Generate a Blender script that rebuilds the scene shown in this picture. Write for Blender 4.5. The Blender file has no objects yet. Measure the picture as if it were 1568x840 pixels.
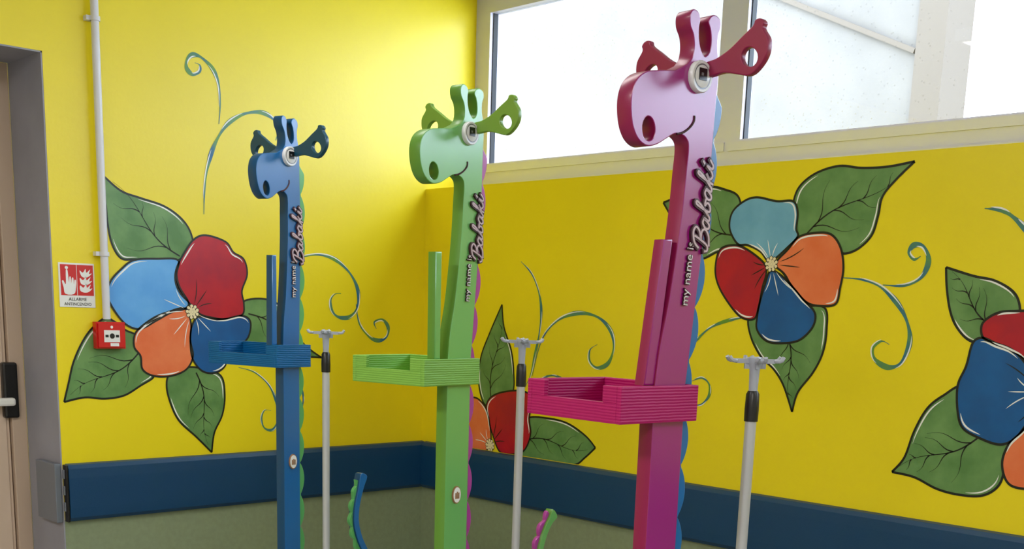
import bpy, bmesh, math, random
import numpy as np
from mathutils import Vector, Matrix
from mathutils.geometry import tessellate_polygon
random.seed(4)
sc = bpy.context.scene
try:
    sc.view_settings.view_transform = 'Standard'
except Exception: pass

# ------------------------------------------------------------------ camera calibration
f = 1800.0; PPX = 784.0; PPY = 865.0; rho = 0.033; phi = math.atan(390/1800)
F = Vector((-0.7206, 0.6934, 0)).normalized(); R = Vector((F.y, -F.x, 0)); Z = Vector((0,0,1))
C = Vector((4.903, -4.015, 1.55))
cp, sp, cr, sr = math.cos(phi), math.sin(phi), math.cos(rho), math.sin(rho)
def ray(px, py):
    x, y = px-PPX, py-PPY
    u = x*cr + y*sr; v = -x*sr + y*cr
    hf = f*cp - v*sp; vt = -f*sp - v*cp
    return F + R*(u/hf) + Z*(vt/hf)
def hit(px, py, p0, n):
    d = ray(px, py); t = (Vector(p0)-C).dot(n)/d.dot(n)
    return C + d*t
def LWp(px, py):
    p = hit(px, py, (0,0,0), Vector((1,0,0))); return (p.y, p.z)
def RWp(px, py):
    p = hit(px, py, (0,0,0), Vector((0,1,0))); return (p.x, p.z)

cam_d = bpy.data.cameras.new('camera'); cam = bpy.data.objects.new('camera', cam_d)
sc.collection.objects.link(cam)
up0 = Z*cp + F*sp; Fw = F*cp - Z*sp
Xc = R*cr + up0*sr; Yc = -R*sr + up0*cr; Zc = -Fw
M = Matrix((Xc, Yc, Zc)).transposed().to_4x4(); M.translation = C
cam.matrix_world = M
cam_d.sensor_width = 36; cam_d.lens = 36*f/1568; cam_d.shift_y = (PPY-420)/1568
cam_d.clip_start = 0.05
sc.camera = cam

# ------------------------------------------------------------------ helpers
def srgb(r, g, b):
    def c(v):
        v /= 255; return v/12.92 if v <= .04045 else ((v+.055)/1.055)**2.4
    return (c(r), c(g), c(b), 1)
def mat(name, col, rough=.5, var=0.0, vscale=6, bump=0.0, bscale=60, spec=.5, coat=0, metal=0, col2=None, wave=False, crough=.15, cior=1.5):
    m = bpy.data.materials.new(name); m.use_nodes = True
    nt = m.node_tree; b = nt.nodes['Principled BSDF']
    b.inputs['Base Color'].default_value = col; b.inputs['Roughness'].default_value = rough
    b.inputs['Metallic'].default_value = metal
    b.inputs['Specular IOR Level'].default_value = spec
    b.inputs['Coat Weight'].default_value = coat; b.inputs['Coat Roughness'].default_value = crough
    b.inputs['Coat IOR'].default_value = cior
    geo = nt.nodes.new('ShaderNodeNewGeometry')
    if var > 0 or col2:
        nz = nt.nodes.new('ShaderNodeTexNoise'); nz.inputs['Scale'].default_value = vscale; nz.inputs['Detail'].default_value = 4
        nt.links.new(geo.outputs['Position'], nz.inputs['Vector'])
        rp = nt.nodes.new('ShaderNodeValToRGB')
        c1 = tuple(max(0, x*(1-var)) for x in col[:3])+(1,)
        c2 = col2 if col2 else tuple(min(1, x*(1+var)) for x in col[:3])+(1,)
        rp.color_ramp.elements[0].color = c1; rp.color_ramp.elements[0].position = .35
        rp.color_ramp.elements[1].color = c2; rp.color_ramp.elements[1].position = .65
        nt.links.new(nz.outputs['Fac'], rp.inputs['Fac']); nt.links.new(rp.outputs['Color'], b.inputs['Base Color'])
    if bump > 0:
        bp = nt.nodes.new('ShaderNodeBump'); bp.inputs['Strength'].default_value = bump; bp.inputs['Distance'].default_value = .004
        if wave:
            t = nt.nodes.new('ShaderNodeTexWave'); t.bands_direction = 'Z'; t.inputs['Scale'].default_value = bscale
            t.inputs['Distortion'].default_value = 1.2; t.inputs['Detail'].default_value = 2
            nt.links.new(geo.outputs['Position'], t.inputs['Vector']); nt.links.new(t.outputs['Fac'], bp.inputs['Height'])
        else:
            t = nt.nodes.new('ShaderNodeTexNoise'); t.inputs['Scale'].default_value = bscale
            nt.links.new(geo.outputs['Position'], t.inputs['Vector']); nt.links.new(t.outputs['Fac'], bp.inputs['Height'])
        nt.links.new(bp.outputs['Normal'], b.inputs['Normal'])
    return m
def new_obj(name, verts, faces, mats, mi=None, parent=None, smooth=False):
    me = bpy.data.meshes.new(name); me.from_pydata([tuple(v) for v in verts], [], faces)
    for m in mats: me.materials.append(m)
    if mi:
        for p, i in zip(me.polygons, mi): p.material_index = i
    me.update()
    if smooth:
        for p in me.polygons: p.use_smooth = True
        try: me.set_sharp_from_angle(angle=math.radians(40))
        except Exception: pass
    o = bpy.data.objects.new(name, me); sc.collection.objects.link(o)
    if parent: o.parent = parent
    return o
class MB:
    """mesh builder"""
    def __init__(s): s.v=[]; s.f=[]; s.m=[]
    def box(s, lo, hi, mi=0, fr=None):
        b=len(s.v)
        for k in range(8):
            p = Vector(((hi if k&1 else lo)[0], (hi if k&2 else lo)[1], (hi if k&4 else lo)[2]))
            if fr: p = fr[0] + fr[1]*p.x + fr[2]*p.y + fr[3]*p.z
            s.v.append(p)
        for q in ((0,2,3,1),(4,5,7,6),(0,1,5,4),(2,6,7,3),(0,4,6,2),(1,3,7,5)):
            s.f.append([b+i for i in q]); s.m.append(mi)
    def lathe(s, base, axis, prof, mi=0, n=24, ref=None):
        axis = axis.normalized()
        x = (ref or (Vector((1,0,0)) if abs(axis.x)<.8 else Vector((0,1,0)))); x=(x-axis*x.dot(axis)).normalized(); y=axis.cross(x)
        b=len(s.v)
        for (r,h) in prof:
            for k in range(n):
                a=2*math.pi*k/n; s.v.append(base+axis*h+x*(r*math.cos(a))+y*(r*math.sin(a)))
        for j in range(len(prof)-1):
            for k in range(n):
                k2=(k+1)%n
                s.f.append([b+j*n+k,b+j*n+k2,b+(j+1)*n+k2,b+(j+1)*n+k]); s.m.append(mi)
        s.f.append([b+k for k in range(n)][::-1]); s.m.append(mi)
        s.f.append([b+(len(prof)-1)*n+k for k in range(n)]); s.m.append(mi)
    def tube(s, pts, r, mi=0, n=10):
        pts=[Vector(p) for p in pts]; b=len(s.v); L=len(pts)
        rs = r if isinstance(r,(list,tuple)) else [r]*L
        up=None
        for i,p in enumerate(pts):
            t=(pts[min(i+1,L-1)]-pts[max(i-1,0)]).normalized()
            if up is None: up = Vector((0,0,1)) if abs(t.z)<.9 else Vector((1,0,0))
            x=(up-t*up.dot(t)).normalized(); y=t.cross(x); up=x
            for k in range(n):
                a=2*math.pi*k/n; s.v.append(p+x*(rs[i]*math.cos(a))+y*(rs[i]*math.sin(a)))
        for j in range(L-1):
            for k in range(n):
                k2=(k+1)%n; s.f.append([b+j*n+k,b+j*n+k2,b+(j+1)*n+k2,b+(j+1)*n+k]); s.m.append(mi)
        s.f.append([b+k for k in range(n)][::-1]); s.m.append(mi)
        s.f.append([b+(L-1)*n+k for k in range(n)]); s.m.append(mi)
    def obj(s, name, mats, parent=None, smooth=False, bevel=0):
        o=new_obj(name,s.v,s.f,mats,s.m,parent,smooth)
        if bevel:
            md=o.modifiers.new('bevel','BEVEL'); md.width=bevel; md.segments=2; md.limit_method='ANGLE'
        return o
def cat(P, closed=False, n=7):
    P=[Vector(p) for p in P]; L=len(P); out=[]
    rng = range(L) if closed else range(L-1)
    for i in rng:
        if closed: p0,p1,p2,p3=P[(i-1)%L],P[i],P[(i+1)%L],P[(i+2)%L]
        else: p0,p1,p2,p3=P[max(i-1,0)],P[i],P[i+1],P[min(i+2,L-1)]
        for k in range(n):
            t=k/n
            out.append(.5*((2*p1)+(p2-p0)*t+(2*p0-5*p1+4*p2-p3)*t*t+(3*p1-p0-3*p2+p3)*t**3))
    if not closed: out.append(P[-1])
    return out

# ------------------------------------------------------------------ materials
M_yel = mat('yellow_wall_paint', srgb(242,220,22), .36, var=.03, vscale=1.5, bump=.12, bscale=45, spec=.5)
M_sage = mat('sage_vinyl_wainscot', srgb(138,150,118), .45, var=.05, vscale=40, bump=.1, bscale=120)
M_navy = mat('navy_bumper_vinyl', srgb(8,62,102), .4, bump=.12, bscale=300)
M_ceil = mat('ceiling_white', srgb(225,225,220), .8, bump=.05)
M_floor = mat('floor_vinyl', srgb(150,150,145), .35, var=.08, vscale=30)
M_back = mat('wall_cream', srgb(225,220,208), .6, bump=.05)
M_frame = mat('window_frame_cream', srgb(212,210,228), .35, bump=.02)
M_gask = mat('black_gasket', srgb(25,28,30), .6, bump=.02)
M_reveal = mat('door_reveal_grey', srgb(152,152,162), .6, var=.05, vscale=5, bump=.05)
M_door = mat('door_beige', srgb(215,192,172), .4, var=.03, vscale=3)
M_dframe = mat('door_frame_tan', srgb(195,172,152), .4, bump=.02)
M_blackp = mat('black_plastic', srgb(18,18,20), .35, bump=.02)
M_greyp = mat('grey_plastic', srgb(112,118,128), .4, bump=.02)
M_white = mat('white_plastic', srgb(235,235,232), .35, bump=.02)
M_pipe = mat('pipe_white', srgb(218,218,226), .3, bump=.02)
M_red = mat('alarm_red', srgb(205,25,25), .3, bump=.02)
M_alu = mat('aluminium_tube', srgb(190,192,196), .35, metal=.35, bump=.02)
M_hold = mat('light_grey_plastic', srgb(165,170,182), .35, bump=.02)

# mural paints
P_out = mat('mural_black_line', srgb(15,20,15), .4, bump=.02)
P_leaf = mat('mural_leaf_green', srgb(88,134,72), .38, vscale=9, col2=srgb(112,154,90), var=.05)
P_red = mat('mural_red', srgb(192,14,40), .35, vscale=8, col2=srgb(168,8,45), var=.02)
P_or = mat('mural_orange', srgb(234,112,62), .35, vscale=8, col2=srgb(240,130,82), var=.02)
P_lb = mat('mural_light_blue', srgb(90,165,235), .35, vscale=8, col2=srgb(106,178,240), var=.02)
P_gb = mat('mural_grey_blue', srgb(105,168,198), .35, vscale=8, col2=srgb(120,182,208), var=.02)
P_db = mat('mural_deep_blue', srgb(0,94,162), .35, vscale=8, col2=srgb(0,82,144), var=.02)
P_wh = mat('mural_white', srgb(240,240,235), .4, bump=.02)
P_cream = mat('mural_stamen', srgb(240,225,180), .4, bump=.02)
P_curl = mat('mural_tendril', srgb(10,98,145), .4, vscale=10, col2=srgb(100,150,50))
MUR=[P_out,P_leaf,P_red,P_or,P_lb,P_gb,P_db,P_wh,P_cream,P_curl]
OUT,LEAF,RED,ORG,LB,GB,DB,WH,CR,CURL=range(10)

class Mural:
    def __init__(s, wall): s.v=[]; s.f=[]; s.m=[]; s.wall=wall; s.h = LWp if wall=='L' else RWp
    def P(s, p, off):
        z=max(p[1],.855)
        return (off, min(p[0],-.001), z) if s.wall=='L' else (max(p[0],.001), -off, z)
    def W(s, pts): return [Vector(s.h(*p)) for p in pts]
    def fill(s, P, mi, off):
        b=len(s.v); s.v += [s.P(p,off) for p in P]
        for t in tessellate_polygon([[Vector((p[0],p[1],0)) for p in P]]):
            s.f.append([b+i for i in t]); s.m.append(mi)
    def strip(s, P, w, mi, off, closed=False, taper=False):
        L=len(P); b=len(s.v)
        for i,p in enumerate(P):
            if closed: t=P[(i+1)%L]-P[(i-1)%L]
            else: t=P[min(i+1,L-1)]-P[max(i-1,0)]
            if t.length<1e-7: t=Vector((1,0))
            t=t.normalized(); nn=Vector((-t.y,t.x))
            ww=w/2
            if taper==1: ww*= max(.08, math.sin(math.pi*min(1,max(0,i/(L-1))))**.6)
            if taper==2: ww*= max(.15, 1-i/(L-1))
            if taper==3: ww*= max(.2, min(1, 4*i/(L-1), 4*(1-i/(L-1))))*(.85+.3*math.sin(i*.35))
            s.v.append(s.P(p+nn*ww,off)); s.v.append(s.P(p-nn*ww,off))
        for i in range(L if closed else L-1):
            j=(i+1)%L; s.f.append([b+2*i,b+2*i+1,b+2*j+1,b+2*j]); s.m.append(mi)
    def inset(s, P, c, k): return [c+(p-c)*k for p in P]
    def cast(s, P, o, d):
        best=None
        for i in range(len(P)):
            a=P[i]; e=P[(i+1)%len(P)]-a
            den=d.x*e.y-d.y*e.x
            if abs(den)<1e-9: continue
            q=a-o; t=(q.x*e.y-q.y*e.x)/den; u=(q.x*d.y-q.y*d.x)/den
            if t>1e-4 and 0<=u<=1 and (best is None or t<best): best=t
        return best or 0
    def leaf(s, pts, base, w=.0085):
        W=s.W(pts); P=cat(W+[W[0]],False); P=P[:-1]
        s.fill(P,LEAF,.0010); s.strip(P+[P[0]],w,OUT,.0016)
        tip=W[0]; B=s.W([base])[0]; ax=(tip-B); pn=Vector((-ax.y,ax.x)).normalized()
        mid=[B+ax*t+pn*(ax.length*.045*math.sin(t*math.pi*2)) for t in [i/20 for i in range(21)]]
        s.strip(mid[:-2],w*.8,OUT,.0017,taper=2)
        for q,k in enumerate((2,6,10,14)):
            for sg in (1,-1):
                kk=min(18,k+(1 if sg>0 else 0))
                o=mid[kk]; tg=(mid[kk+1]-mid[kk]).normalized()
                an=sg*math.radians(40+6*((q*5+sg)%3)); d=Vector((tg.x*math.cos(an)-tg.y*math.sin(an), tg.x*math.sin(an)+tg.y*math.cos(an)))
                L=s.cast(P,o,d)*(.62+.08*((q+sg)%2))
                if L<.02: continue
                dn=Vector((-d.y,d.x))*sg
                pv=[o+d*(L*t)+tg*(L*.2*t*t)-dn*(L*.06*math.sin(t*math.pi*2)) for t in [j/9 for j in range(10)]]
                s.strip(pv,w*.62,OUT,.0017,taper=2)
        c=sum(P,Vector((0,0)))/len(P); I=s.inset(P,c,.93); n=len(P)
        for (a,b) in ((.12,.3),(.62,.78)):
            s.strip(I[int(a*n):int(b*n)],w*.7,WH,.0018,taper=1)
    def petal(s, pts, mi, cen, hl=((.1,.3),(.55,.68)), streak=WH, w=.0085, ns=3):
        P=cat(s.W(pts),True); s.fill(P,mi,.0024); s.strip(P,w,OUT,.0030,closed=True)
        c=sum(P,Vector((0,0)))/len(P); I=s.inset(P,c,.93); n=len(P)
        for (a,b) in hl: s.strip(I[int(a*n):int(b*n)],w*.8,WH,.0034,taper=1)
        ce=s.W([cen])[0]; d=(c-ce)
        for k in range(ns):
            an=(k-(ns-1)/2)*.34; dd=Vector((d.x*math.cos(an)-d.y*math.sin(an), d.x*math.sin(an)+d.y*math.cos(an)))
            L=(.38+.22*((k*7)%3)/2)
            pv=[ce+dd*(.2+L*t)+Vector((-dd.y,dd.x))*(.12*(k-(ns-1)/2)*t*t) for t in [j/7 for j in range(8)]]
            s.strip(pv,w*.5,streak,.0034,taper=1)
    def center(s, cen, r=.026):
        ce=s.W([cen])[0]; pos=[ce]+[ce+Vector((math.cos(a),math.sin(a)))*r*.62 for a in [i*math.pi/3 for i in range(6)]]+[ce+Vector((math.cos(a+.3),math.sin(a+.3)))*r*1.15 for a in [i*math.pi/4.5 for i in range(9)]]
        for p in pos:
            rr=r*.33
            s.fill([p+Vector((math.cos(a),math.sin(a)))*rr*1.35 for a in [i*math.pi/6 for i in range(12)]],OUT,.0037)
            s.fill([p+Vector((math.cos(a),math.sin(a)))*rr for a in [i*math.pi/6 for i in range(12)]],CR,.0040)
    def curl(s, pts, w=.019):
        P=cat(s.W(pts),False,8); s.strip(P,w,CURL,.0012,taper=3)
        Q=[]
        for i,p in enumerate(P):
            t=(P[min(i+1,len(P)-1)]-P[max(i-1,0)]).normalized(); Q.append(p+Vector((-t.y,t.x))*w*.3)
        n=len(Q)
        for a_,b_ in ((.08,.32),(.42,.6),(.7,.92)): s.strip(Q[int(a_*n):max(int(a_*n)+3,int(b_*n))],w*.3,WH,.0015,taper=1)
    def obj(s,name): return new_obj(name,s.v,s.f,MUR,s.m)

# ---- flower on left wall
c=(294,477); m=Mural('L')
m.leaf([(157,268),(185,292),(215,303),(250,315),(275,332),(290,352),(295,375),(283,388),(272,398),(240,396),(205,397),(185,395),(172,375),(165,345),(162,315),(159,290)],(275,392))
m.leaf([(98,615),(105,585),(112,555),(125,525),(140,503),(160,487),(175,492),(192,505),(212,515),(215,535),(222,548),(222,562),(230,572),(234,578),(215,590),(190,605),(160,610),(130,608)],(212,540))
m.leaf([(324,692),(300,668),(275,645),(262,620),(255,592),(260,572),(285,562),(310,564),(338,575),(344,605),(340,635),(328,662)],(300,570))
m.leaf([(492,547),(460,545),(430,540),(400,530),(370,522),(370,485),(372,462),(400,457),(425,465),(445,490),(455,515),(475,535)],(380,480))
m.petal([(272,398),(240,396),(205,398),(185,412),(168,432),(165,455),(178,480),(195,498),(215,503),(240,490),(262,478),(283,472),(288,462),(275,440),(270,420)],LB,c)
m.petal([(283,472),(255,478),(232,488),(208,508),(205,530),(215,545),(218,565),(235,575),(262,575),(285,565),(295,545),(291,520),(292,495)],ORG,c)
m.petal([(303,485),(325,488),(345,488),(370,483),(383,492),(380,515),(365,530),(347,535),(345,558),(330,570),(310,568),(295,550),(291,525),(293,500)],DB,c)
m.petal([(288,462),(275,448),(268,430),(270,410),(283,385),(297,366),(315,360),(345,370),(357,386),(373,397),(378,420),(370,445),(373,465),(370,482),(345,488),(325,486),(305,480)],RED,c,hl=((.42,.55),(.2,.3)),streak=OUT)
m.center(c,.022)
m.curl([(335,190),(337,160),(335,130),(325,105),(308,88),(295,84),(286,92),(286,105),(295,114),(305,110),(306,100),(298,96)])
m.curl([(312,328),(313,295),(317,260),(325,230),(337,205),(352,186),(375,174),(400,172),(418,182),(425,200),(422,215)])
m.curl([(440,402),(460,394),(490,390),(515,398),(537,420),(548,445),(547,470),(535,485),(518,485),(508,475),(506,460),(513,450),(522,449)])
m.curl([(545,465),(550,495),(565,515),(580,521),(592,515),(594,500),(585,489),(573,493),(576,503)])
m.curl([(365,562),(390,570),(412,590),(423,615),(426,640),(418,657),(405,655),(400,640),(405,628),(415,628)],.013)
m.curl([(452,580),(463,600),(463,620),(455,630)],.013)
m.obj('mural_flower')
m=Mural('L')
m.leaf([(654,676),(658,655),(668,640),(680,636),(684,660),(682,690),(668,692)],(682,680))
m.obj('mural_leaf')
# ---- small low flower in the corner of right wall
c=(751,681); m=Mural('R')
m.leaf([(769,466),(772,500),(783,535),(787,570),(785,600),(765,612),(748,622),(738,610),(733,580),(737,545),(750,510)],(752,610))
m.leaf([(912,685),(897,667),(870,648),(840,640),(808,640),(800,665),(800,698),(815,704),(850,708),(880,711),(896,700)],(800,675))
m.petal([(752,680),(752,660),(747,630),(735,612),(722,608),(708,615),(700,640),(703,670),(715,686),(735,690),(748,688)],ORG,c)
m.petal([(755,665),(748,640),(745,622),(752,608),(770,600),(800,598),(815,610),(811,640),(813,665),(802,690),(780,695),(765,690)],RED,c,streak=OUT)
m.center(c,.022)
m.curl([(798,400),(815,420),(826,450),(829,480),(826,510),(820,540),(812,575),(800,600)],.015)
m.curl([(815,575),(830,520),(855,490),(885,479),(915,485),(935,505),(940,530),(932,555),(915,563),(903,552),(904,535),(915,527)])
m.curl([(815,590),(835,577),(850,575),(862,582),(860,595)],.013)
m.obj('mural_flower')
# ---- flower behind the pink giraffe
c=(1182,404); m=Mural('R')
m.leaf([(1401,247),(1375,272),(1352,300),(1345,330),(1335,360),(1315,380),(1295,388),(1280,385),(1240,385),(1215,370),(1212,340),(1215,310),(1225,285),(1250,265),(1285,254),(1320,257),(1360,255)],(1232,362))
m.leaf([(1016,310),(1050,297),(1085,286),(1110,290),(1132,303),(1135,345),(1125,380),(1100,385),(1070,395),(1045,360)],(1125,360))
m.leaf([(1213,630),(1200,590),(1185,565),(1165,545),(1150,515),(1147,485),(1170,470),(1220,470),(1262,470),(1266,505),(1260,540),(1245,570),(1222,600)],(1205,510))
m.petal([(1170,402),(1145,382),(1125,375),(1103,382),(1096,410),(1100,435),(1115,462),(1135,485),(1155,488),(1162,470),(1168,440),(1174,418)],RED,c,streak=OUT)
m.petal([(1160,302),(1190,308),(1215,308),(1222,325),(1220,350),(1222,362),(1205,380),(1185,398),(1178,402),(1165,385),(1145,375),(1130,373),(1118,350),(1122,325),(1140,308)],GB,c)
m.petal([(1188,404),(1207,382),(1225,362),(1255,356),(1275,360),(1288,380),(1292,410),(1287,440),(1280,465),(1255,468),(1235,462),(1215,440),(1200,418)],ORG,c,streak=OUT)
m.petal([(1180,415),(1195,420),(1215,440),(1230,458),(1248,478),(1245,500),(1225,520),(1200,525),(1175,522),(1160,505),(1160,485),(1165,460),(1172,436)],DB,c)
m.center(c,.02)
m.curl([(1292,425),(1320,428),(1350,440),(1375,465),(1390,495),(1393,525),(1380,555),(1360,562),(1340,550),(1337,532),(1350,522),(1362,527)])
m.curl([(1352,436),(1385,437),(1410,425),(1422,400),(1415,378),(1400,375),(1392,387),(1400,397),(1410,392)])
m.curl([(1060,530),(1070,517),(1090,500),(1120,489),(1150,485)],.013)
m.curl([(1060,583),(1075,578),(1086,588),(1086,605),(1075,618),(1062,620)],.013)
m.obj('mural_flower')
# ---- flower at right
c=(1592,600); m=Mural('R')
m.leaf([(1449,409),(1490,422),(1525,430),(1555,450),(1562,480),(1550,500),(1515,525),(1485,521),(1465,500),(1455,475),(1450,440)],(1520,500))
m.leaf([(1366,722),(1385,700),(1400,660),(1420,625),(1445,605),(1475,592),(1490,640),(1545,680),(1540,710),(1530,742),(1505,758),(1470,757),(1435,748),(1400,730)],(1500,668))
m.petal([(1590,590),(1570,555),(1550,535),(1525,525),(1505,517),(1490,525),(1480,560),(1467,590),(1467,630),(1475,655),(1500,670),(1530,680),(1552,673),(1568,655),(1590,620)],DB,c)
m.petal([(1592,595),(1572,552),(1545,535),(1520,525),(1505,515),(1505,495),(1525,480),(1550,476),(1600,478),(1640,500),(1640,550)],RED,c,streak=OUT)
m.petal([(1592,615),(1570,655),(1545,680),(1535,710),(1545,740),(1575,748),(1615,742),(1645,700),(1630,650)],ORG,c,streak=OUT)
m.petal([(1600,605),(1635,560),(1690,550),(1730,590),(1710,650),(1655,665),(1620,640)],LB,c)
m.center(c,.02)
m.curl([(1508,319),(1535,322),(1555,335),(1575,355),(1600,390),(1620,440)],.02)
m.obj('mural_flower')

# ------------------------------------------------------------------ room shell
YD=-1.965; DEP=.34; LZ=2.49; SP=.61; REC=.32; LED=2.144; CZ=3.11
XE=8.0; YB=-7.5
b=MB()
for (y0,y1) in ((YD,REC+.1),(YB,-3.35)):
    b.box((-DEP,y0,0),(0,y1,SP),1); b.box((-DEP,y0,SP),(0,y1,CZ),0)
b.box((-DEP,-3.35,LZ),(0,YD,CZ),0)
b.obj('wall_left',[M_yel,M_sage])
b=MB(); b.box((-DEP-.3,-3.6,0),(-DEP-.1,YD+.3,CZ),0); b.obj('door_backing_box',[M_back])  # unseen backing box added behind the door to stop outside light leaking in
b=MB(); b.box((0,0,0),(XE,REC+.05,SP),1); b.box((0,0,SP),(XE,REC+.05,LED),0); b.obj('wall_window_side',[M_yel,M_sage])
b=MB(); b.box((0,YB-.1,0),(XE,YB,CZ)); b.obj('wall_back',[M_back])
b=MB(); b.box((XE,YB,0),(XE+.1,.4,CZ)); b.obj('wall_right',[M_back])
b=MB(); b.box((-DEP-.3,YB-.1,-.1),(XE+.1,.45,0)); b.obj('floor',[M_floor])
b=MB(); b.box((-DEP-.3,YB-.1,CZ),(XE+.1,.5,CZ+.15)); b.obj('ceiling',[M_ceil])
# door reveal + door
b=MB(); t=.006
b.box((-DEP,YD-t,0),(-.001,YD,LZ),0); b.box((-DEP,-3.35,LZ-t),(-.001,YD,LZ),0); b.box((-DEP,-3.35,0),(-.001,-3.35+t,LZ),0)
b.obj('trim_1',[M_reveal])
door=bpy.data.objects.new('door_1',None); sc.collection.objects.link(door)
b=MB()
b.box((-DEP-.06,YD-.07,0),(-DEP+.0,YD-.006,LZ-.006),1); b.box((-DEP-.06,-3.34,LZ-.07),(-DEP,YD-.07,LZ-.006),1); b.box((-DEP-.06,-3.34,0),(-DEP,-3.28,LZ-.07),1)
b.box((-DEP-.06,-3.28,0.01),(-DEP-.02,YD-.075,LZ-.075),0)
b.box((-DEP-.02,-2.62,0.02),(-DEP-.012,YD-.09,LZ-.09),0)
b.obj('leaf',[M_door,M_dframe],door,bevel=.004)
hp=hit(14,597,(-DEP,0,0),Vector((1,0,0)))
b=MB()
b.box((-DEP-.02,hp.y-.03,hp.z-.12),(-DEP+.02,hp.y+.035,hp.z+.12),0)
b.box((-DEP+.02,hp.y-.16,hp.z-.065),(-DEP+.05,hp.y+.01,hp.z-.03),1)
b.obj('handle',[M_blackp,M_white],door,bevel=.01)

# wall bumper rails
def rail(name, axis, a, bnd, z0=.602, z1=.852):
    prof=[(0,z0),(.022,z0+.004),(.034,z0+.02),(.036,z0+.06),(.036,z1-.06),(.034,z1-.02),(.022,z1-.004),(0,z1)]
    v=[];fc=[]
    for e in (a,bnd):
        for (o,z) in prof:
            v.append((o,e,z) if axis=='y' else (e,-o,z))
    n=len(prof)
    for i in range(n-1): fc.append([i,i+1,n+i+1,n+i])
    fc.append(list(range(n))); fc.append(list(range(n,2*n))[::-1])
    return new_obj(name,v,fc,[M_navy])
rail('bumper_rail_left','y',YD+.012,-.0005); rail('bumper_rail_window_side','x',.0365,XE)
b=MB()
b.box((-.2,YD-.034,.60),(.0,YD-.007,.853),0)
b.box((.0,YD-.0,.604),(.034,YD+.011,.85),1)
for k in range(3): b.box((.008,YD-.006,.65+k*.07),(.024,YD-.0,.69+k*.07),0)
b.obj('bumper_end_cap',[M_greyp,M_blackp],bevel=.005)

# windows
nW=Vector((0,1,0)); WP=(0,REC,0)
xL=hit(749,100,WP,nW).x; xm0=hit(1107,10,WP,nW).x; xm1=hit(1147,10,WP,nW).x
zb=2.295; zt=3.03
M_glass=bpy.data.materials.new('window_glass'); M_glass.use_nodes=True
nt=M_glass.node_tree; nt.nodes.clear()
o=nt.nodes.new('ShaderNodeOutputMaterial'); mx=nt.nodes.new('ShaderNodeMixShader'); tr=nt.nodes.new('ShaderNodeBsdfTransparent'); gl=nt.nodes.new('ShaderNodeBsdfGlossy')
gl.inputs['Roughness'].default_value=.02; tr.inputs['Color'].default_value=(.95,.97,.97,1)
vo=nt.nodes.new('ShaderNodeTexVoronoi'); vo.inputs['Scale'].default_value=38
ge=nt.nodes.new('ShaderNodeNewGeometry'); mr=nt.nodes.new('ShaderNodeMapRange')
mr.inputs['From Min'].default_value=.10; mr.inputs['From Max'].default_value=.16; mr.inputs['To Min'].default_value=.22; mr.inputs['To Max'].default_value=.05
nt.links.new(ge.outputs['Position'],vo.inputs['Vector']); nt.links.new(vo.outputs['Distance'],mr.inputs['Value']); nt.links.new(mr.outputs[0],mx.inputs[0])
nt.links.new(tr.outputs[0],mx.inputs[1]); nt.links.new(gl.outputs[0],mx.inputs[2]); nt.links.new(mx.outputs[0],o.inputs[0])
pw=xm0-xL; mw=xm1-xm0; x=xL; k=1
while x<XE-.3:
    x1=min(x+pw,XE-.1)
    b=MB(); y0=REC; y1=REC+.06
    lx = 0 if k==1 else x-mw/2
    rx = x1+mw/2
    b.box((lx,y0,LED-.0),(rx,y1,zb),0); b.box((lx,y0,zt),(rx,y1,CZ),0)
    b.box((lx,y0,zb),(x,y1,zt),0); b.box((x1,y0,zb),(rx,y1,zt),0)
    b.box((lx,y0-.02,LED),(rx,y0,LED+.05),0)
    b.box((lx+.01,y0-.008,zb-.045),(rx-.01,y0,zb-.008),0)
    g=.006
    b.box((x,y0+.02,zb),(x+g,y1-.01,zt),1); b.box((x1-g,y0+.02,zb),(x1,y1-.01,zt),1)
    b.box((x,y0+.035,zb),(x1,y0+.041,zt),2)
    b.obj('window_%d'%k,[M_frame,M_gask,M_glass])
    x=x1+mw; k+=1

# exterior building
M_ext=mat('exterior_render', srgb(119,114,107), .9, var=.08, vscale=2.2, bump=.3, bscale=30)
M_ext2=mat('exterior_cream', srgb(205,196,184), .9, var=.03, vscale=3, bump=.1)
M_ext3=mat('exterior_beige', srgb(108,98,86), .9, bump=.1)
YE=3.0; eP=(0,YE,0)
xe0=hit(1403,100,eP,nW).x; xe1=hit(1447,100,eP,nW).x
bl=bpy.data.objects.new('neighbouring_building',None); sc.collection.objects.link(bl)
b=MB(); b.box((-6,YE,-2),(xe0,YE+.3,5.5),0); b.box((xe0,YE-.03,-2),(xe1,YE+.3,5.5),2); b.box((xe1,YE+1.2,-2),(1.9,YE+1.5,5.2),1)
p=hit(1215,0,eP,nW); q=hit(1405,75,eP,nW); d=(q-p).normalized()
b.box((-.4,-.03,-.03),((q-p).length,.03,.0),2,(p,d,Vector((0,1,0)),Vector((0,1,0)).cross(d)*-1))
b.obj('facade',[M_ext,M_ext2,M_ext3],bl)
M_ground=mat('ground_paving', srgb(100,100,98), .9, bump=.1)
b=MB(); b.box((-10,.6,-2.2),(14,12,-2.0)); b.obj('ground_outside',[M_ground])

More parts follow.
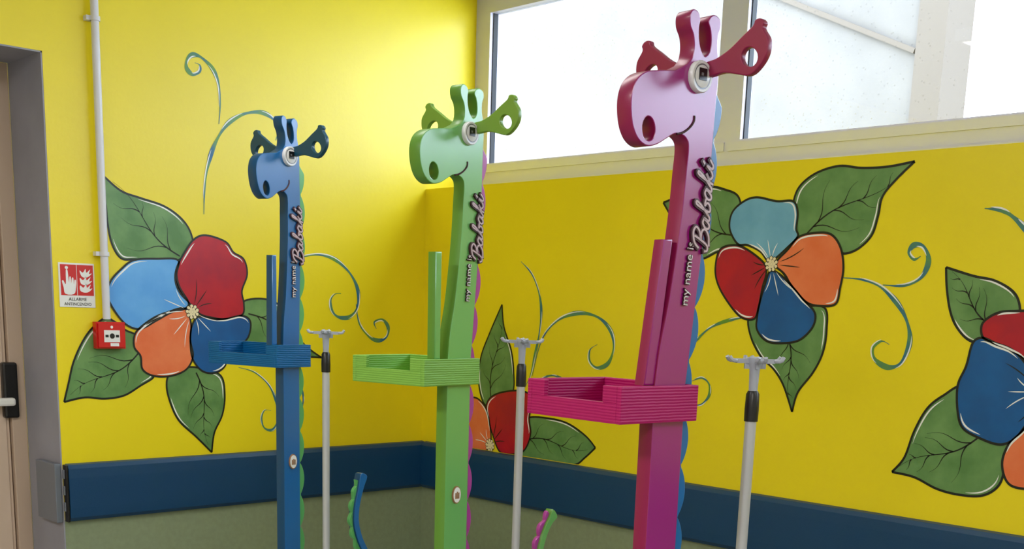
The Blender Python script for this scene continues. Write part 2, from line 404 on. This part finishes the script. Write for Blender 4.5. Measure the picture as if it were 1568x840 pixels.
# ------------------------------------------------------------------ pipe, sign, alarm
py=LWp(149,250)[0]; yb=LWp(157,488)
b=MB(); b.lathe(Vector((.03,py,yb[1])),Z,[(.016,0),(.016,CZ-yb[1])],0,16)
for px_ in ((136,33),(153,392)):
    zz=LWp(*px_)[1]
    b.lathe(Vector((.03,py,zz)),Z,[(.021,0),(.021,.018)],0,16); b.box((0,py-.035,zz),(.03,py+.0,zz+.018),0)
b.obj('conduit_pipe',[M_pipe],smooth=True)
sg=bpy.data.objects.new('fire_alarm_sign',None); sc.collection.objects.link(sg)
s0=LWp(88,401); s1=LWp(146,471); sw=s1[0]-s0[0]; sh=s0[1]-s1[1]; sz0=s1[1]; sy0=s0[0]
b=MB(); b.box((.0,sy0,sz0),(.004,sy0+sw,sz0+sh),0); b.obj('plate',[M_white],sg,bevel=.0015)
def sgn(u0,v0,u1,v1,off,mi,bb): bb.box((.003,sy0+sw*u0,sz0+sh*v0),(off,sy0+sw*u1,sz0+sh*v1),mi)
b=MB(); sgn(.05,.27,.49,.96,.0052,0,b); sgn(.51,.27,.96,.96,.0052,0,b)
b.obj('pictogram_panel',[M_red,M_white],sg)
def flat(name, base, off=.0058):
    base=[tuple(p) for p in cat([(u,w_) for u,w_ in base],True,3)]
    v=[(off,sy0+sw*u,sz0+sh*w_) for u,w_ in base]
    new_obj(name,v,[list(t3) for t3 in tessellate_polygon([[Vector((u,w_,0)) for u,w_ in base]])],[M_white],None,sg)
flat('hand',[(.16,.30),(.40,.30),(.46,.44),(.47,.60),(.43,.62),(.41,.52),(.40,.66),(.36,.66),(.34,.54),(.33,.68),(.29,.68),(.27,.56),(.25,.82),(.20,.83),(.185,.52),(.12,.60),(.08,.58),(.12,.44)])
flat('button',[(.165+.055+.045*math.cos(t),.89+.035*math.sin(t)) for t in [i*math.pi/4 for i in range(8)]])
for j in range(3):
    flat('flames',[(.58+.02*j,.38+.17*j),(.70,.34+.17*j),(.82,.36+.17*j),(.92,.44+.17*j),(.84,.43+.17*j),(.88,.53+.17*j),(.77,.45+.17*j),(.75,.54+.17*j),(.67,.45+.17*j),(.58,.50+.17*j)])

def text_mesh(name, body, mt, P0, X, Y, N, length, height, depth=.002, offset=0, shear=0, parent=None, zoff=0):
    cu=bpy.data.curves.new(name,'FONT'); cu.body=body; cu.size=1; cu.offset=offset; cu.shear=shear; cu.resolution_u=3
    ob=bpy.data.objects.new(name+'_tmp',cu); sc.collection.objects.link(ob)
    bpy.context.view_layer.update()
    me=bpy.data.meshes.new_from_object(ob.evaluated_get(bpy.context.evaluated_depsgraph_get()))
    bpy.data.objects.remove(ob)
    xs=[w.co.x for w in me.vertices]; ys=[w.co.y for w in me.vertices]
    x0,x1,y0,y1=min(xs),max(xs),min(ys),max(ys)
    bm=bmesh.new(); bm.from_mesh(me)
    r=bmesh.ops.extrude_face_region(bm,geom=bm.faces[:])
    ex=[g for g in r['geom'] if isinstance(g,bmesh.types.BMVert)]
    for w in ex: w.co.z=1
    for w in bm.verts:
        u=(w.co.x-x0)/(x1-x0)*length; vv=(w.co.y-y0)/(y1-y0)*height
        w.co=P0+X*u+Y*vv+N*(zoff+ (depth if w.co.z>.5 else 0))
    bmesh.ops.recalc_face_normals(bm,faces=bm.faces[:])
    bm.to_mesh(me); bm.free()
    me.materials.clear(); me.materials.append(mt)
    me.name=name
    o=bpy.data.objects.new(name,me); sc.collection.objects.link(o)
    if parent: o.parent=parent
    return o
Yv=Vector((0,1,0)); Xv=Vector((1,0,0))
text_mesh('caption','ALLARME',M_blackp,Vector((.0045,sy0+sw*.25,sz0+sh*.15)),Yv,Z,Xv,sw*.5,sh*.07,.0006,parent=sg)
text_mesh('caption','ANTINCENDIO',M_blackp,Vector((.0045,sy0+sw*.12,sz0+sh*.04)),Yv,Z,Xv,sw*.76,sh*.07,.0006,parent=sg)
a0=LWp(141,492); a1=LWp(187,533)
b=MB(); b.box((.004,a0[0],a1[1]),(.035,a1[0],a0[1]),0); b.box((.035,a0[0]+.006,a1[1]+.006),(.045,a1[0]-.006,a0[1]-.006),0)
ym=(a0[0]+a1[0])/2; zm=(a0[1]+a1[1])/2
b.box((.045,ym-.035,zm-.028),(.047,ym+.035,zm+.022),1); b.box((.045,ym-.008,zm-.045),(.0465,ym+.03,zm-.032),1)
b.lathe(Vector((.047,ym,zm-.002)),Xv,[(.011,0),(.011,.002)],2,20)
for sgx in (-1,1):
    b.box((.047,ym+sgx*.023-.007,zm-.008),(.048,ym+sgx*.023+.007,zm+.003),2)
b.lathe(Vector((.045,ym,zm+.035)),Xv,[(.006,0),(.006,.002)],1,16)
b.obj('fire_alarm_call_point',[M_red,M_white,M_blackp],bevel=.002)

# ------------------------------------------------------------------ giraffes
def board(name, loops, O, X, Y, N, z0, z1, mats, bevel=.002, parent=None):
    cu=bpy.data.curves.new(name,'CURVE'); cu.dimensions='2D'; cu.fill_mode='BOTH'
    th=abs(z1-z0); cu.bevel_depth=bevel; cu.bevel_resolution=1; cu.extrude=max(1e-4,th/2-bevel); cu.offset=-bevel
    for lp in loops:
        s=cu.splines.new('POLY'); s.points.add(len(lp)-1); s.use_cyclic_u=True
        for i,p in enumerate(lp): s.points[i].co=(p[0],p[1],0,1)
    ob=bpy.data.objects.new(name+'_tmp',cu); sc.collection.objects.link(ob); bpy.context.view_layer.update()
    me=bpy.data.meshes.new_from_object(ob.evaluated_get(bpy.context.evaluated_depsgraph_get())); bpy.data.objects.remove(ob)
    me.materials.clear()
    for mm in mats: me.materials.append(mm)
    zm=(z0+z1)/2
    if len(mats)>1:
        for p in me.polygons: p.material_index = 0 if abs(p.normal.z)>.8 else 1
    else:
        for p in me.polygons: p.material_index=0
    for w in me.vertices:
        c_=w.co.copy(); w.co=O+X*c_.x+Y*c_.y+N*(c_.z+zm)
    for p in me.polygons: p.use_smooth=True
    try: me.set_sharp_from_angle(angle=math.radians(35))
    except Exception: pass
    me.name=name
    o=bpy.data.objects.new(name,me); sc.collection.objects.link(o)
    if parent: o.parent=parent
    return o

TH=.036
M_eye=mat('eye_silver', srgb(222,223,226), .3, bump=.01)
M_eye2=mat('eye_grey', srgb(120,122,130), .3, bump=.01, metal=.2)
M_pup=mat('eye_black', srgb(10,10,12), .3, bump=.01)
M_txt=mat('lettering_dark', srgb(58,22,34), .4, bump=.01)
M_txt2=mat('lettering_silver', srgb(196,172,180), .35, bump=.01)
M_txtw=mat('lettering_pale', srgb(225,218,218), .4, bump=.01)
M_wood=mat('badge_wood', srgb(150,110,75), .5, bump=.05)

def frame(top, psi_deg):
    d=ray(*top); t=(2.10-1.55)/d.z; p0=C+d*t
    ps=math.radians(psi_deg); a=R*math.cos(ps)+F*math.sin(ps); n=R*math.sin(ps)-F*math.cos(ps)
    O=Vector((p0.x,p0.y,0))
    return O,a,n
def loc(fr,px,py,noff=0):
    O,a,n=fr; p=hit(px,py,O+n*noff,n); return ((p-O).dot(a),p.z)

pinkF=frame((1057,13),41)
tr=lambda pts:[loc(pinkF,*p) for p in pts]
OUTL=tr([(1053,98),(1060,88),(1063,72),(1062,54),(1057,38),(1057,22),(1062,14),(1069,17),(1073,28),(1071,42),(1071,60),(1074,76),(1080,86),(1087,78),(1089,62),(1088,46),(1085,34),(1089,25),(1096,23),(1103,30),(1104,42),(1100,56),(1099,75),(1101,100),(1100,125),(1097,155),(1094,190),(1089,250),(1079,350),(1067,450),(1056,540),(1050,588)])
LEFT=tr([(1003,588),(1011,530),(1023,470),(1034,400),(1041,350),(1046,310),(1051,260),(1054,232),(1053,216),(1044,206),(1033,205),(1021,212),(1006,221),(990,223),(977,212),(969,192),(966,165),(968,140),(976,120),(990,109),(1008,107),(1034,107)])
NOST=tr([(993,178),(1000,184),(1003,198),(1000,211),(993,215),(986,209),(984,195),(987,183)])
MOUTH=tr([(1063,177),(1062,186),(1055,196),(1045,203),(1036,205)])
EYE=tr([(1069,118)])[0]
EARR=tr([(1083,104)])[0]
TXT1=tr([(1053,468),(1063,372)]); TXT2=tr([(1079,388),(1089,250)])
KEY={'p':[(1060,13),(1095,22),(966,165),(988,222),(1069,118),(1053,214),(1003,580),(1050,588),(1062,180)],
     'g':[(711,129),(735,135),(643,235),(660,281),(718,207),(703,275),(688,548),(721,548),(714,246)],
     'b':[(433,178),(451,181),(393,265),(404,305),(444,241),(438,299),(437,527),(456,527),(441,274)]}
# ear shape (n,z) relative to ear root
Oe=pinkF[0]+pinkF[1]*EARR[0]
ear=[]
for p in [(1084,118),(1083,98),(1100,90),(1120,76),(1140,56),(1156,40),(1160,31),(1168,29),(1173,35),(1171,44),(1179,60),(1177,82),(1166,102),(1150,116),(1130,114),(1110,112)]:
    h_=hit(p[0],p[1],Oe,pinkF[1]); ear.append(((h_-Oe).dot(pinkF[2]),h_.z-EARR[1]))
hc=[]
for k_ in range(20):
    A_=2*math.pi*k_/20; h_=hit(1151+12.5*math.cos(A_),88+15*math.sin(A_),Oe,pinkF[1]); hc.append(((h_-Oe).dot(pinkF[2]),h_.z-EARR[1]))

# script lettering strokes (x along the word, y up)
def sh(L,dx): return [(x+dx,y) for x,y in L]
aL=[(.32,.40),(.15,.48),(.02,.28),(.08,.05),(.22,.06),(.33,.42),(.32,.1),(.42,.04),(.52,.2)]
SCRIPT=[[(.2,.95),(.17,.5),(.10,.08),(-.05,.05),(-.12,.2)],
 [(-.12,.70),(.0,.98),(.32,1.08),(.52,.9),(.42,.65),(.2,.54),(.48,.5),(.6,.28),(.45,.02),(.15,-.05)],
 sh(aL,.62),
 [(1.12,.2),(1.28,.6),(1.36,.98),(1.25,.98),(1.22,.5),(1.25,.08),(1.42,.05),(1.5,.25),(1.38,.42),(1.58,.38)],
 sh(aL,1.60),
 [(2.10,.2),(2.26,.6),(2.34,1.0),(2.24,.98),(2.2,.4),(2.2,.0)],
 [(2.22,.22),(2.42,.46),(2.30,.25),(2.42,.05),(2.54,.08),(2.60,.2)],
 [(2.60,.2),(2.68,.46),(2.68,.1),(2.80,.04),(2.92,.25)],
 [(2.71,.66),(2.74,.72)]]
def script_word(name, mt, width, P0, X, Y, N, length, height, z0, z1, parent):
    mb=MB(); k_=length/3.05
    for st in SCRIPT:
        pts=[Vector(((x+.14+.22*y)*k_, y*height)) for x,y in st]
        S=cat(pts,False,6)
        bi=len(mb.v)
        for i,p in enumerate(S):
            t=(S[min(i+1,len(S)-1)]-S[max(i-1,0)]); t=t.normalized() if t.length>1e-9 else Vector((1,0))
            nn=Vector((-t.y,t.x))*width/2
            e=t*(width/2)*(-1 if i==0 else (1 if i==len(S)-1 else 0))
            for q,zz in ((p+nn+e,z0),(p+nn+e,z1),(p-nn+e,z1),(p-nn+e,z0)): mb.v.append(P0+X*q.x+Y*q.y+N*zz)
        for i in range(len(S)-1):
            for j in range(4):
                mb.f.append([bi+4*i+j,bi+4*i+(j+1)%4,bi+4*i+4+(j+1)%4,bi+4*i+4+j]); mb.m.append(0)
        for e_ in (0,len(S)-1): mb.f.append([bi+4*e_+j for j in range(4)]); mb.m.append(0)
    return mb.obj(name,[mt],parent)

def giraffe(key, fr, col, colE, earcol, manecol, traycol, bar, tray, pole, tail, badge):
    O,a,n=fr
    root=bpy.data.objects.new('giraffe_iv_stand',None); sc.collection.objects.link(root)
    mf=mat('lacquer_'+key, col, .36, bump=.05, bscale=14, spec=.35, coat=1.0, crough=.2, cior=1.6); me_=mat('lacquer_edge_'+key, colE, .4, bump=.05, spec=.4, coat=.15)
    mt_=mat('lacquer_tray_'+key, traycol, .5, bump=.3, bscale=55, wave=True, spec=.3)
    mea=mat('lacquer_ear_'+key, earcol, .4, bump=.03, coat=.2); mm=mat('lacquer_mane_'+key, manecol, .35, bump=.03, coat=.4)
    src=np.array([loc(pinkF,*p)+(1,) for p in KEY['p']]); dst=np.array([loc(fr,*p) for p in KEY[key]])
    A=np.linalg.lstsq(src,dst,rcond=None)[0]
    T=lambda p:(float(p[0]*A[0,0]+p[1]*A[1,0]+A[2,0]), float(p[0]*A[0,1]+p[1]*A[1,1]+A[2,1]))
    TL=lambda L:[T(p) for p in L]
    up_=cat(TL(OUTL),False,5); lf=cat(TL(LEFT),False,5)
    rb=up_[-1]; lb=lf[0]
    outline=[tuple(p) for p in up_]+[(rb.x,.10),(lb.x,.10)]+[tuple(p) for p in lf]
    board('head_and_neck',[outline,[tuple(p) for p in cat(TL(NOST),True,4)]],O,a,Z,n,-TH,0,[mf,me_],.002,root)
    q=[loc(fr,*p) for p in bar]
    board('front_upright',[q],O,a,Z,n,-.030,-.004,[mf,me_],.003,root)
    # mane
    back=[p for p in up_ if p.y < T(loc(pinkF,1100,125))[1]]
    pts=[Vector((p.x,p.y)) for p in back]+[Vector((rb.x,z_)) for z_ in np.linspace(rb.y-.02,.12,40)]
    acc=[0]
    for i in range(1,len(pts)): acc.append(acc[-1]+(pts[i]-pts[i-1]).length)
    tot=acc[-1]; NS=int(tot/.006); outer=[];inner=[]
    for j in range(NS+1):
        s_=tot*j/NS; i=max(1,min(len(acc)-1,int(np.searchsorted(acc,s_)))); u=(s_-acc[i-1])/max(1e-9,acc[i]-acc[i-1])
        p=pts[i-1].lerp(pts[i],u); w_=.012+.020*abs(math.sin(math.pi*s_/.105))**.7
        w_*=min(1,s_/.04)
        outer.append((p.x+w_,p.y)); inner.append((p.x-.012,p.y))
    board('mane',[outer+inner[::-1]],O,a,Z,n,-.029,-.011,[mm],.002,root)
    # ears
    er=T(EARR); Oer=O+a*er[0]+Z*er[1]
    E=[tuple(p) for p in cat(ear,True,4)]; H=[tuple(p) for p in hc]
    board('ear_1',[E,H],Oer,n,Z,-a,-.007,.007,[mea],.002,root)
    E2=[(-p[0]-TH,p[1]) for p in E][::-1]; H2=[(-p[0]-TH,p[1]) for p in H][::-1]
    board('ear_2',[E2,H2],Oer,n,Z,-a,-.007,.007,[mea],.002,root)
    # eye
    ey=T(EYE); Pe=O+a*ey[0]+Z*ey[1]
    b=MB(); r=.0285
    b.lathe(Pe,n,[(r,0),(r,.009),(r*.95,.011),(r*.80,.011),(r*.78,.010)],0,36)
    b.lathe(Pe,n,[(r*.78,.008),(r*.78,.0104)],2,36)
    b.lathe(Pe,n,[(r*.70,.008),(r*.70,.0112),(r*.66,.0118)],0,36)
    b.box((-.011,-.007,.008),(.010,.014,.0135),1,(Pe,a,Z,n))
    b.box((-.006,.001,.0134),(.000,.006,.0140),2,(Pe,a,Z,n))
    b.obj('eye',[M_eye,M_pup,M_eye2],root,smooth=True)
    b=MB(); pp=[O+a*p.x+Z*p.y+n*.0005 for p in cat(TL(MOUTH),False,5)]; b.tube(pp,.0022,0,8); b.obj('mouth',[M_txt],root,smooth=True)
    # lettering
    p0,p1=[Vector(T(p)) for p in TXT1]; d=(p1-p0); X_=(a*d.x+Z*d.y).normalized(); Y_=n.cross(X_)
    Pt=O+a*p0.x+Z*p0.y
    text_mesh('lettering_small','my name is',M_txt,Pt,X_,Y_,n,d.length,.023,.004,offset=.035,parent=root,zoff=.0003)
    text_mesh('lettering_small_face','my name is',M_txtw,Pt,X_,Y_,n,d.length,.023,.001,offset=-.006,parent=root,zoff=.0043)
    p0,p1=[Vector(T(p)) for p in TXT2]; d=(p1-p0); X_=(a*d.x+Z*d.y).normalized(); Y_=n.cross(X_); Pt=O+a*p0.x+Z*p0.y
    script_word('lettering_name',M_txt,.0100,Pt,X_,Y_,n,d.length,.042,.0003,.006,root)
    script_word('lettering_name_face',M_txt2,.0040,Pt,X_,Y_,n,d.length,.042,.006,.0075,root)
    # tray
    nx,nyt,nyb,fx,lx=tray; no=.016
    c0=loc(fr,nx,nyt,no); c1=loc(fr,nx,nyb,no); a0=c0[0]; zt_=c0[1]; zb_=c1[1]
    a1=loc(fr,fx,nyt,no)[0]
    cw=O+a*a0+n*no; hl_=hit(lx,nyt,cw,a); W=-(hl_-cw).dot(n)
    t_=.012; h_=zt_-zb_
    b=MB(); frm=(O+n*no+Z*zb_,a,n,Z)
    b.box((a0,-t_,0),(a1,0,h_),0,frm); b.box((a0,-W,0),(a1,-W+t_,h_),0,frm)
    b.box((a1-t_,-W+t_,0),(a1,-t_,h_),0,frm); b.box((a0,-W+t_,0),(a0+t_,-t_,h_*.55),0,frm)
    b.box((a0,-.05,h_*.55),(a0+t_,-t_,h_),0,frm); b.box((a0,-W+t_,h_*.55),(a0+t_,-W+.05,h_),0,frm)
    b.box((a0+t_,-W+t_,.004),(a1-t_,-t_,.014),0,frm)
    b.obj('tray',[mt_],root,bevel=.0015)
    # drip pole
    (tx,ty),depth=pole; dr=ray(tx,ty); Pp=C+dr*depth; zt2=Pp.z; base=Vector((Pp.x,Pp.y,0))
    b=MB()
    b.lathe(base,Z,[(.0115,.1),(.0115,zt2-.125)],0,20)
    b.lathe(base,Z,[(.0075,zt2-.13),(.0075,zt2-.04)],0,16)
    b.lathe(base,Z,[(.014,zt2-.130),(.0145,zt2-.105),(.0135,zt2-.075),(.010,zt2-.068)],1,20)
    b.lathe(base,Z,[(.0088,zt2-.068),(.0095,zt2-.05),(.0105,zt2-.026),(.014,zt2-.016),(.017,zt2-.006),(.016,zt2-.001),(.010,zt2)],2,20)
    rr=R*math.cos(.12)+F*math.sin(.12); ff=Z.cross(rr)
    for dv,al,rg in ((rr,.040,.010),(-rr,.040,.010),(ff,.030,.008),(-ff,.030,.008)):
        sv=Z.cross(dv)
        b.box((.0,-.0055,-.013),(al,.0055,-.004),2,(base+Z*zt2,dv,sv,Z))
        b.box((.0,-.003,-.024),(al*.55,.003,-.012),2,(base+Z*zt2,dv,sv,Z))
        arc=[]
        for i in range(11):
            t1=math.radians(-130+260*i/10)+math.pi
            arc.append(base+Z*(zt2-.008+(.008 if abs(i-5)==5 else .002 if abs(i-5)==4 else 0))+dv*(al+.010+rg*math.cos(t1))+sv*(rg*1.1*math.sin(t1)))
        b.tube(arc,.0042,2,8)
    b.obj('drip_pole',[M_alu,M_blackp,M_hold],root,smooth=True)
    # tail
    tp,off=tail
    Ptl=base+n*off[1]+a*off[0]
    L=[Vector(((hit(x_,y_,Ptl,n)-Ptl).dot(a),hit(x_,y_,Ptl,n).z)) for x_,y_ in tp]
    L.append(Vector((L[-1].x+.03,.3))); L.append(Vector((L[-1].x+.01,.1)))
    S=cat(L,False,6); lefts=[];rights=[]
    for i,p in enumerate(S):
        tg=(S[min(i+1,len(S)-1)]-S[max(i-1,0)]).normalized(); nn=Vector((-tg.y,tg.x)); w_=.012+.006*math.exp(-((i-2)/3)**2)
        if i==0: w_=.008
        lefts.append(tuple(p-nn*w_)); rights.append(tuple(p+nn*w_))
    board('tail',[lefts+rights[::-1]],Ptl,a,Z,n,-.013,.013,[mf,me_],.002,root)
    o1=[];o2=[];s_=0
    for i,p in enumerate(S):
        if i: s_+=(S[i]-S[i-1]).length
        tg=(S[min(i+1,len(S)-1)]-S[max(i-1,0)]).normalized(); nn=Vector((-tg.y,tg.x))
        w_=.014+.014*abs(math.sin(math.pi*s_/.045))
        o1.append(tuple(p-nn*w_)); o2.append(tuple(p-nn*.006))
    board('tail_fringe',[o1[4:]+o2[4:][::-1]],Ptl,a,Z,n,-.006,.006,[mm],.001,root)
    # badge
    if badge:
        q=loc(fr,*badge); Pb=O+a*q[0]+Z*q[1]; b=MB()
        v_=24
        for (rx,rz,z0,z1,mi) in ((.017,.024,0,.004,0),(.0145,.021,.004,.005,1)):
            bi=len(b.v)
            for zz in (z0,z1):
                for k in range(v_):
                    t1=2*math.pi*k/v_; b.v.append(Pb+a*rx*math.cos(t1)+Z*rz*math.sin(t1)+n*zz)
            for k in range(v_):
                k2=(k+1)%v_; b.f.append([bi+k,bi+k2,bi+v_+k2,bi+v_+k]); b.m.append(mi)
            b.f.append([bi+v_+k for k in range(v_)]); b.m.append(mi)
        for k in (-1,0,1): b.box((k*.006-.002,-.010,.005),(k*.006+.002,.006+.003*(k==0),.006),0,(Pb,a,Z,n))
        b.obj('badge',[M_wood,M_white],root)
    # rolling base
    pc=(O+a*((lb.x+rb.x)/2)+base)/2; pc.z=0
    b=MB(); b.lathe(pc,Z,[(.24,.07),(.26,.075),(.26,.095),(.24,.10)],0,40)
    for k in range(5):
        t1=2*math.pi*k/5; w0=pc+Vector((math.cos(t1),math.sin(t1),0))*.21
        b.lathe(w0,Z,[(.012,.04),(.012,.075)],1,12)
        b.lathe(w0+Vector((-math.sin(t1),math.cos(t1),0))*-.012+Z*.027,Vector((-math.sin(t1),math.cos(t1),0)),[(.027,0),(.027,.024)],1,20)
    b.obj('rolling_base',[mf,M_blackp],root,smooth=True)
    return root

greenF=frame((711,129),53); blueF=frame((433,178),56)
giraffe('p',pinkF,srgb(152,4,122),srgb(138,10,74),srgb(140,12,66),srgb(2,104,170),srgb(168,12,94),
        [(1019,366),(1033,366),(1004,590),(988,590)],(952,592,650,1070,808),((1157,546),2.42),
        ([(1225,860),(1215,880),(1205,910),(1200,940),(1204,980)],(.12,-.05)),None)
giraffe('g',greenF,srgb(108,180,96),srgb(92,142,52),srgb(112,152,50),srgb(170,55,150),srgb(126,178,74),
        [(669,385),(679,385),(676,550),(667,550)],(650,550,592,735,540),((800,518),3.28),
        ([(846,783),(839,795),(831,812),(825,832),(822,850),(828,880)],(.12,-.02)),(698,757))
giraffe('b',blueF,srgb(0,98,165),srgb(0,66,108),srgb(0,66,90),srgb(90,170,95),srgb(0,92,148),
        [(418,390),(425,390),(426,528),(418,528)],(424,528,563,476,319),((499,505),3.75),
        ([(554,724),(549,745),(543,775),(542,800),(548,825),(557,845),(565,870)],(.12,-.02)),(448,706))

# ------------------------------------------------------------------ lights
w=bpy.data.worlds.new('overcast_sky'); sc.world=w; w.use_nodes=True
bg=w.node_tree.nodes['Background']; bg.inputs[0].default_value=(.70,.81,1,1); bg.inputs[1].default_value=10.0
M_fill=mat('fill_light_housing', srgb(230,230,230), .5)
for i,(x_,y_,e) in enumerate(((5.6,-5.2,84),(2.6,-4.8,72),(6.2,-2.2,22),(2.2,-2.0,16))):  # out-of-view ceiling panels added as interior fill light
    ld=bpy.data.lights.new('fill_area_light','AREA'); ld.shape='RECTANGLE'; ld.size=1.2; ld.size_y=.6; ld.energy=e; ld.color=(1,.97,.93)
    root=bpy.data.objects.new('added_fill_light',None); sc.collection.objects.link(root)
    lo=bpy.data.objects.new('fill_panel',ld); sc.collection.objects.link(lo); lo.location=(x_,y_,CZ-.065); lo.parent=root
    b=MB(); b.box((x_-.63,y_-.33,CZ-.06),(x_+.63,y_+.33,CZ-.001)); b.obj('fill_panel_housing',[M_fill],root)
